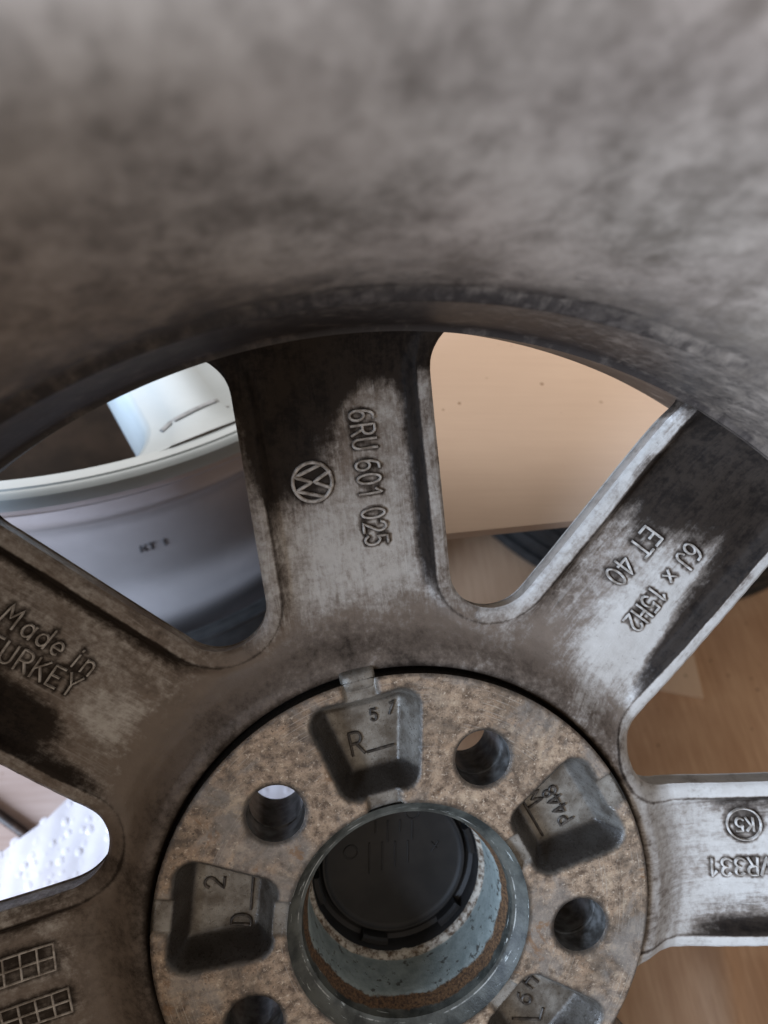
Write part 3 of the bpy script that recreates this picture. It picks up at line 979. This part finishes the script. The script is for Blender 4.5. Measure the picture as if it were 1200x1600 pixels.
def build_pad(root):
    P = hexgrid(-72, 72, -72, 72, 0.6)
    r = np.hypot(P[:, 0], P[:, 1])
    ok = (r > 35.4) & (r < 69.6)
    for a in BH: ok &= np.hypot(P[:, 0] - 50 * math.cos(a), P[:, 1] - 50 * math.sin(a)) > R_HOLE + 1.7
    P = P[ok]
    loops = []
    for rad, n in ((34.3, 220), (34.9, 220), (69.9, 460), (70.5, 460)):
        a = np.arange(n) * 2 * math.pi / n
        loops.append(np.stack([rad * np.cos(a), rad * np.sin(a)], 1))
    a = np.arange(52) * 2 * math.pi / 52
    for b in BH:
        for rad in (R_HOLE, R_HOLE + 0.5, R_HOLE + 1.1):
            loops.append(np.stack([50 * math.cos(b) + rad * np.cos(a), 50 * math.sin(b) + rad * np.sin(a)], 1))
    pc = POCK.mean(0)
    for a_ in PK:
        for k_ in (1.0, 1.03, 1.08, 0.96):
            loops.append(rot2(resample((POCK - pc) * k_ + pc, 0.66), a_))
    V2, F = cdt(P, loops)
    cen = V2[F].mean(1)
    bad = np.hypot(cen[:, 0], cen[:, 1]) < 34.3
    for b in BH: bad |= np.hypot(cen[:, 0] - 50 * math.cos(b), cen[:, 1] - 50 * math.sin(b)) < R_HOLE * math.cos(math.pi / 52)
    F = F[~bad]
    z, raw, grime_shade = pad_z(V2[:, 0], V2[:, 1])
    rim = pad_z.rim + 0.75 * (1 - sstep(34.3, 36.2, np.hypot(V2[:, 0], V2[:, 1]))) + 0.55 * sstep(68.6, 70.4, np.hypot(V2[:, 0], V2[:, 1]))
    for b in BH:
        dh = np.hypot(V2[:, 0] - 50 * math.cos(b), V2[:, 1] - 50 * math.sin(b)) - R_HOLE
        z = z - 0.5 * (1 - sstep(0, 1.0, dh)); rim = np.maximum(rim, 0.8 * (1 - sstep(0.3, 2.2, dh)))
    # small nicks at the pad's rim
    V = np.column_stack([V2, z])
    N = vnormals(V, F)
    n0 = len(V)
    faces = [tuple(f) for f in F]
    # rim wall and front skin
    w, wf = revolve([(70.5, -0.5), (70.45, -2.0), (70.4, -4.6), (71.3, -7.2), (71.3, -25.0)], 460)
    fr = np.column_stack([V2, np.full(n0, -26.0)])
    faces += [tuple(n0 + i for i in f[::-1]) for f in wf]
    n1 = n0 + len(w)
    faces += [tuple(n1 + i for i in f[::-1]) for f in F]
    wn = w.copy(); wn[:, 2] = 0; wn /= np.linalg.norm(wn, axis=1)[:, None]
    zr = np.zeros
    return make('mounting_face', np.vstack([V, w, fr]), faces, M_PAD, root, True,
                dict(raw=np.r_[raw, zr(len(w)), zr(n0)], grime_shade=np.r_[grime_shade, zr(len(w)), zr(n0)], rim=np.r_[rim, np.ones(len(w)), zr(n0)]),
                np.vstack([N, wn, np.tile([0, 0, -1.0], (n0, 1))]))


pad = build_pad(wheel)
for k, L in pocket_text().items():
    V_, F_ = stroke_mesh(L, lambda x, y: pad_z(x, y)[0], 0.85, 0.6)
    make('casting_mark', V_, F_, M_POCKMARK, pad, True, sharp=60)

for k_, a_ in [(1, PK[1])]:
    vs, fs = [], []
    prof_l = [(-4.9, -2.6), (-4.7, -1.6), (-3.9, -0.75), (-2.0, -0.5), (2.0, -0.5), (3.9, -0.75), (4.7, -1.6), (4.9, -2.6)]
    st_l = [(67.2, -1.6), (67.9, -.6), (69.5, -.1), (71.2, -0.1), (72.3, -.5), (73.0, -1.3), (73.4, -3.0)]
    for r_, dz in st_l:
        for q_, z_ in prof_l:
            q2 = q_ * (1 - 0.05 * max(0, r_ - 73))
            vs.append((r_ * math.cos(a_) - q2 * math.sin(a_), r_ * math.sin(a_) + q2 * math.cos(a_), z_ + dz + (0.12 * math.sin(q_ * 2 + r_))))
    m_ = len(prof_l)
    for i in range(len(st_l) - 1):
        for j in range(m_ - 1): fs.append((i * m_ + j, (i + 1) * m_ + j, (i + 1) * m_ + j + 1, i * m_ + j + 1))
    one = np.ones(len(vs))
    make('casting_lug', vs, fs, M_PAD, pad, True, dict(raw=one, grime_shade=one * 0.05, rim=one * 0), sharp=70)

# bolt hole sleeves
for b in BH:
    Vh, Fh = revolve([(R_HOLE, -0.5), (R_HOLE, -8), (R_HOLE - .25, -8.4), (R_HOLE - .25, -9.2), (R_HOLE, -9.6), (R_HOLE, -26)], 52)
    Vh[:, 0] += 50 * math.cos(b); Vh[:, 1] += 50 * math.sin(b)
    make('bolt_hole', Vh, [f[::-1] for f in Fh][::1], M_HOLE, pad, True, sharp=30)

# centre bore
bp = [(34.35, -0.1, .0), (33.9, -0.7, .0), (32.2, -2.2, .0), (31.55, -2.75, .0), (31.3, -2.9, -1.2), (31.05, -3.05, .0), (30.9, -3.1, .1), (30.3, -3.3, .2), (30.0, -5.0, .3), (29.6, -6.6, .8), (29.0, -8.0, 1.2), (28.6, -9.4, 1.5),
      (28.3, -10.4, 1.75), (28.15, -11.2, 1.9), (28.1, -14, 2), (28.1, -18, 2), (28.1, -23.6, 2.0), (28.05, -24.3, 2.4), (27.8, -24.9, 3), (27.3, -25.3, 3), (26.9, -25.6, 3), (26.7, -26.2, 3.0), (26.7, -30, 3.0), (26.7, -38, 3.0)]
nb_ = 200
Vc, Fc = revolve([(r, z) for r, z, k in bp], nb_)
zone = np.repeat([k for r, z, k in bp], nb_)
aa = np.tile(np.arange(nb_) * 2 * math.pi / nb_, len(bp))
jit = 0.35 * np.interp(aa * 60 / (2 * math.pi), np.arange(61), np.r_[rng.normal(size=60), 0])
lipz = (zone > 2.6)
Vc[:, 2] += jit * lipz
sc_ = 1 + 0.006 * jit * lipz
Vc[:, 0] *= sc_; Vc[:, 1] *= sc_
make('centre_bore', Vc, [f[::-1] for f in Fc], M_BORE, wheel, True, dict(zone=zone), sharp=45)

# centre cap closing the bore from the front
cp = [(0.01, -32.5), (12, -32.5), (21.0, -32.4), (22.0, -32.1), (22.5, -31.4), (23.1, -31.3), (23.5, -32.0), (24.0, -32.8), (25.0, -33.0), (26.2, -32.2), (26.62, -27.0), (26.7, -26.9)]
Vk, Fk = revolve(cp, 160)
cap = make('centre_cap', Vk, [f[::-1] for f in Fk], M_CAP, wheel, True, sharp=40)
for a in np.radians([15, 75, 135, 195, 255, 315]):
    vs = []
    for s in (-1, -.5, 0, .5, 1):
        t = a + s * 0.17
        for (r_, z_) in ((24.3, -33.4), (24.3, -29.6), (24.9, -28.8), (26.25, -28.8), (26.25, -33.4)):
            vs.append((r_ * math.cos(t), r_ * math.sin(t), z_))
    fs = []
    for i in range(4):
        for j in range(4): fs.append((i * 5 + j, i * 5 + j + 1, (i + 1) * 5 + j + 1, (i + 1) * 5 + j))
    fs += [(4, 3, 2, 1, 0), (20, 21, 22, 23, 24)]
    make('clip', vs, fs, M_CAP, cap, False)
ring = [[(c + 2.2 * math.cos(t), d_ + 2.2 * math.sin(t)) for t in np.linspace(0, 2 * math.pi, 21)] for c, d_ in ((6.0, 15.5), (-14, 3.5))]
capm = ring + [[(-6 + 4 * i, 13), (-6 + 4 * i, 9.5 - 3 * (i % 2))] for i in range(4)] + [[(-8 + 4.2 * i, 6), (-8 + 4.2 * i, -4 + i)] for i in range(4)] + [[(12.5, 5), (14, 3)], [(12.5, 2), (14.5, 5)]]
V_, F_ = stroke_mesh(capm, lambda x, y: np.full(np.shape(x), -32.5), 0.6, 0.3)
make('moulded_mark', V_, F_, M_CAP, cap, True, sharp=60)

# ------------------------------------------------------------------ things behind the wheel (world millimetres: x right, y away, z up from the floor)


def place(x, y, z, rz=0.0):
    return Matrix.Translation((x * MM, y * MM, z * MM)) @ Matrix.Rotation(rz, 4, 'Z')


def slab(outline, z0, z1, wob=0.0, step=6.0):
    """sheet with a given outline, thickness and slight waviness -> verts, faces"""
    O = resample(np.array(outline, float), step)
    lo, hi = O.min(0), O.max(0)
    P = hexgrid(lo[0], hi[0], lo[1], hi[1], step)
    P = P[in_poly(P, O)]
    from mathutils.kdtree import KDTree
    kd = KDTree(len(O))
    for i, p in enumerate(O): kd.insert((p[0], p[1], 0), i)
    kd.balance()
    P = P[[kd.find((p[0], p[1], 0))[2] > step * .6 for p in P]]
    V2, F = cdt(P, [O])
    cen = V2[F].mean(1)
    F = F[in_poly(cen, O)]
    w = wob * (np.sin(V2[:, 0] * .021 + 1) * np.cos(V2[:, 1] * .017) + .5 * np.sin(V2[:, 0] * .05 + V2[:, 1] * .043)) if wob else 0 * V2[:, 0]
    return V2, F, w


def sheet(name, outline, z0, thick, mat, label, cat, wob=0.0, fold=None, group=None, step=8.0):
    V2, F, w = slab(outline, 0, thick, wob, step)
    c = V2.mean(0)
    if fold is not None: w = w + fold(V2[:, 0], V2[:, 1])
    top = np.column_stack([V2 - c, thick + w + abs(wob) * 1.5]); bot = np.column_stack([V2 - c, 0 + w + abs(wob) * 1.5])
    n = len(V2)
    ed = set()
    for f in F:
        for k in range(3): ed.add((int(f[k]), int(f[(k + 1) % 3])))
    fs = [tuple(f) for f in F] + [tuple(n + i for i in f[::-1]) for f in F]
    for (i, j) in ed:
        if (j, i) not in ed: fs.append((i, n + i, n + j, j))
    o = make(name, np.vstack([top, bot]), fs, mat, None, True, sharp=40)
    o.matrix_world = place(c[0], c[1], z0)
    return tag(o, label, cat, group)


# floor
fv = [(-2600, -1800, 0), (2600, -1800, 0), (2600, 3200, 0), (-2600, 3200, 0)]
fl = make('floor', fv, [(0, 1, 2, 3)], M_FLOOR, None, False)
tag(fl, kind='structure')

H0 = -FLOOR
sheet('cardboard_sheet', [(-40, -330), (520, -330), (520, 600), (-40, 600)], 0.5, 4.0, M_CARD2,
      'large brown cardboard sheet spread on the floor at the right under the wheel', 'cardboard', 0.6,
      fold=lambda x, y: 5.0 * np.exp(-((x - 172 - 0.18 * y) / 7.0) ** 2) * (1 - sstep(-10, 60, y)), step=6.0)
sheet('cardboard_piece', [(182, 118), (206, 112), (216, 196), (176, 206)], 6.2, 2.5, M_CARD3,
      'small paler square of cardboard lying on the brown sheet beside the right spoke', 'cardboard', 0.0)
sheet('cardboard_flap', [(-420, -30), (-120, -40), (-105, 130), (-420, 150)], 0.5, 4.0, M_CARD4,
      'pinkish grey cardboard flap on the floor behind the left window, beneath the bubble wrap', 'cardboard', 0.5)
sheet('pale_cardboard', [(-14, 109.8), (330, 147), (330, 430), (-14, 430)], H0 + 20.6, 4.0, M_CARD,
      'pale cardboard board with dark specks, lying over the wheels seen through the upper right opening', 'cardboard', 0.0, step=10.0)

# bubble wrap: a foil with rows of real bubbles
wrap = empty('bubble_wrap', place(-90, 20, 7.0))
tag(wrap, 'white bubble wrap sheet with rows of small bubbles on the floor at lower left', 'bubble wrap')
out = np.array([(-196, 30), (-148, 66), (-120, 98), (-24, 112), (-10, -60), (-200, -70)], float) - (-90, 20)
V2, F, w = slab(out, 0, 1, 0, 2.5)
w = 0.16 * np.sin(V2[:, 0] * .55 + 1.5 * np.sin(V2[:, 1] * .07)) + 1.0 * np.sin(V2[:, 0] * .05) * np.cos(V2[:, 1] * .06) + .5 * np.sin(V2[:, 0] * .13 + V2[:, 1] * .09)
make('foil', np.column_stack([V2, w + 3.0]), F, M_WRAP, wrap)
bv, bf = [], []
dome = [(2.4, -.1), (2.0, .16), (1.4, .3), (0.6, .38)]
for iy in range(42):
    for ix in range(46):
        bx = -112 + ix * 5.0 + (2.5 if iy % 2 else 0); by = -92 + iy * 4.4
        bx += random.uniform(-1.1, 1.1); by += random.uniform(-1.1, 1.1)
        if not in_poly(np.array([[bx, by]]), out)[0]: continue
        b0 = len(bv); ww = 3.0 + 1.0 * math.sin(bx * .05) * math.cos(by * .06) + .5 * math.sin(bx * .13 + by * .09)
        sc = random.uniform(.85, 1.05); fl_ = random.choice((.15, .4, .7, 1.0))
        for r_, z_ in dome:
            for k in range(10):
                t = k * math.pi / 5
                bv.append((bx + r_ * sc * math.cos(t), by + r_ * sc * math.sin(t), ww - .2 + z_ * fl_))
        for j in range(3):
            for k in range(10): bf.append((b0 + j * 10 + k, b0 + j * 10 + (k + 1) % 10, b0 + (j + 1) * 10 + (k + 1) % 10, b0 + (j + 1) * 10 + k))
        bf.append(tuple(b0 + 30 + k for k in range(10)))
o = make('bubbles', bv, bf, M_WRAP, wrap)
o['kind'] = 'stuff'

# dark stick lying on the flap
st = []
Vs, Fs = revolve([(0.01, 0), (2.0, 0.0), (2.3, .6), (2.3, 118), (2.0, 119.5), (0.01, 119.5)], 12)
Vs = np.column_stack([Vs[:, 2], Vs[:, 0], Vs[:, 1] * .8])
stick = make('stick', Vs, Fs, M_WOOD, None, True, sharp=40)
stick.matrix_world = place(-153, 57.5, 7.4, math.radians(146))
tag(stick, 'thin dark brown stick lying on cardboard at the left edge', 'stick')

# black tyre standing in the dark under the panel
tp = smoothprof([(112, 62), (106, 40), (110, 14), (128, 3), (160, 1), (176, 12), (182, 40), (184, 85), (182, 130), (176, 158), (160, 170), (128, 168), (110, 156), (106, 130), (112, 108)], 5)
tyre = empty('tyre', place(213, 317, 0.2))
tag(tyre, 'black rubber tyre lying in the shadow under the pale cardboard panel', 'tyre')
Vt, Ft = revolve((tp * (0.80, 0.55)).tolist(), 140)
make('tyre_body', Vt, Ft, M_RUBBER, tyre)
for zz in (28, 55, 85, 115, 142):
    Vt, Ft = revolve([(142, zz * .55 - 5), (148.5, zz * .55 - 4), (149.5, zz * .55), (148.5, zz * .55 + 4), (142, zz * .55 + 5)], 140)
    make('tread_rib', Vt, Ft, M_RUBBER, tyre, True, sharp=40)


# clean silver wheel lying face up on the floor
def clean_wheel():
    a0c = SILVER_C
    root = empty('alloy_wheel', place(a0c[0], a0c[1], 0.3))
    tag(root, 'clean silver alloy wheel lying face up behind the left opening, grey scuff on its spoke', 'wheel')
    Ht = H0 + 18.0           # height of the rim face
    RF = SILVER_R
    prof = [(RF - 11, Ht - 20), (RF - 9.2, Ht - 4), (RF - 8.6, Ht - 1.2), (RF - 7.8, Ht - 0.2), (RF - 3.5, Ht + .4), (RF - 2.9, Ht - .1), (RF - 2.2, Ht + 0.4), (RF - 1.0, Ht + .3), (RF + .6, Ht - .6), (RF + 1.6, Ht - 2.4), (RF + 2.0, Ht - 5.5)]
    V_, F_ = revolve(prof, 300)
    make('rim_flange', V_, [f[::-1] for f in F_], M_SILVER, root, True, sharp=30)
    prof = [(RF + 2.0, Ht - 5.5), (RF + 1.8, Ht - 8.5), (RF + .4, Ht - 11), (RF - 1.2, Ht - 12.2), (RF - 3.5, Ht - 13), (RF - 3.6, Ht - 15.0), (RF - 9, Ht - 17), (RF - 12, Ht - 24), (RF - 12.4, Ht - 36), (RF - 15, Ht - 44), (RF - 24, Ht - 56),
            (RF - 25.5, Ht - 70), (RF - 25.5, Ht - 100), (RF - 24, Ht - 116), (RF - 17, Ht - 128), (RF - 12, Ht - 136), (RF - 11, Ht - 152), (RF - 10, Ht - 158), (RF - 3, Ht - 161), (RF - .5, Ht - 165), (RF - .5, Ht - 170), (RF - 4, Ht - 176.5), (RF - 14, Ht - 176.9), (RF - 22, Ht - 165), (RF - 30, Ht - 140), (RF - 32, Ht - 60), (RF - 20, Ht - 24), (RF - 11, Ht - 20)]
    sp_ = smoothprof(prof, 4)
    V_, F_ = revolve(sp_.tolist(), 300)
    make('rim_barrel', V_, [f[::-1] for f in F_], M_SILVERB, root, True, sharp=60)
    # five broad spokes
    for k in range(7):
        ac = math.radians(SILVER_A + k * 360 / 7)
        hw0, hw1 = 17.0, 20.0
        us = np.r_[np.linspace(52, RF - 26, 14), RF - 22, RF - 18, RF - 15, RF - 12.5, RF - 10, RF - 8.0]
        vsec = [(-1.16, -30), (-1.10, -14), (-1.04, -5), (-1.0, -2.2), (-.94, -.8), (-.86, -.15), (-.5, .5), (-.46, 1.0), (0, 1.3), (.46, 1.0), (.5, .5), (.86, -.15), (.94, -.8), (1.0, -2.2), (1.04, -5), (1.10, -14), (1.16, -30)]
        Vv = []
        for u in us:
            fl = 13.0 * max(0.0, (u - (RF - 24)) / 16.0) ** 2.2
            hw = np.interp(u, [52, RF - 24], [hw0, hw1]) + fl
            for (q, z) in vsec:
                z = max(z, float(np.interp(u, [RF - 30, RF - 20, RF - 11, RF - 8], [-30, -24, -10, -7])))
                Vv.append((u * math.cos(ac) - q * hw * math.sin(ac), u * math.sin(ac) + q * hw * math.cos(ac), Ht - .4 + z))
        m = len(vsec); Ff = []
        for i in range(len(us) - 1):
            for j in range(m - 1): Ff.append((i * m + j, (i + 1) * m + j, (i + 1) * m + j + 1, i * m + j + 1))
        o = make('spoke', Vv, Ff, M_SILVER, root, True, sharp=50)
        if k == 0: first = (o, ac)
    V_, F_ = revolve([(60, Ht - 30), (60, Ht - 3), (57, Ht - .2), (34, Ht + .2), (31, Ht - 2), (10, Ht - 2.4), (.01, Ht - 2.4)], 90)
    make('hub', V_, F_, M_SILVER, root, True, sharp=40)
    V_, F_ = revolve([(RF - 30, Ht - 58), (30, Ht - 58)], 60)
    # scuff mark on the near spoke and small nicks
    o, ac = first
    def sp(u, v, zz=1.05): return np.array([(u * math.cos(ac) - v * math.sin(ac)), (u * math.sin(ac) + v * math.cos(ac))])
    line = [sp(*p) for p in SCUFF]
    V_, F_ = stroke_mesh([line], lambda x, y: Ht - .15 + np.interp(np.abs(-x * math.sin(ac) + y * math.cos(ac)) / 19.6, [0, .46, .5, .86, .94], [1.3, 1.0, .5, -.15, -.8]), 2.0, 0.14, 0.5)
    make('scuff', V_, F_, M_SCUFF, o)
    for nk in ([sp(RF - 14, 13), sp(RF - 13, 16)], [sp(RF - 17, 10), sp(RF - 16.4, 12)], [sp(RF - 40, -7), sp(RF - 39, -9)]):
        V_, F_ = stroke_mesh([nk], lambda x, y: np.full(np.shape(x), Ht + .15), .7, 0.14, 1.4)
        make('nick', V_, F_, M_SCUFF, o)
    # printed sticker on the barrel
    ab = math.radians(PRINT_A)
    for row, (txt, zc, h) in enumerate((('NKT 1 -', Ht - 88, 5.0), ('OC', Ht - 98, 5.5))):
        L, w = text_lines(txt, (0, 0), (1, 0), (0, 1), h)
        vv, ff = [], []
        for l in L:
            l = np.array(l, float); tv, tf = stroke_mesh([l], lambda x, y: 0 * np.asarray(x), 1.1, 0.1, 0.1)
            b0 = len(vv)
            for (x, y, z) in tv:
                t = ab + x / (RF - 25.5); R_ = RF - 25.4 + z
                vv.append((R_ * math.cos(t), R_ * math.sin(t), zc + y))
            ff += [tuple(b0 + i for i in f) for f in tf]
        make('print', vv, ff, M_PRINT if row == 0 else M_SCUFF, root)
    return root


ring_ = empty('tyre', place(-158.5, 334.4, 0.2))  # added black hoop, stands in for the shade at the wheel's foot
tag(ring_, 'added black hoop standing in for the shade round the foot of the clean silver wheel', 'tyre')
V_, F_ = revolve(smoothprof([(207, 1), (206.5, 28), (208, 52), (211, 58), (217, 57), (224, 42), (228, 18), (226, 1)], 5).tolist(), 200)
make('shade_hoop', V_, [f[::-1] for f in F_], M_RUBBER, ring_, True)
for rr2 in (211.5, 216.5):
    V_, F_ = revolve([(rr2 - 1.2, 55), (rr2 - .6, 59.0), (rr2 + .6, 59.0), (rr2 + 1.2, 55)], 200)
    make('shade_hoop_ridge', V_, [f[::-1] for f in F_], M_RUBBER, ring_, True, sharp=40)
SILVER_R = 203.0
SILVER_C = (-158.5, 334.4)
SILVER_A = -60.7
PRINT_A = -73.0
SCUFF = [(182, 9.5), (182.4, 4), (183.4, -4), (184.2, -11), (186, -15)]
clean_wheel()
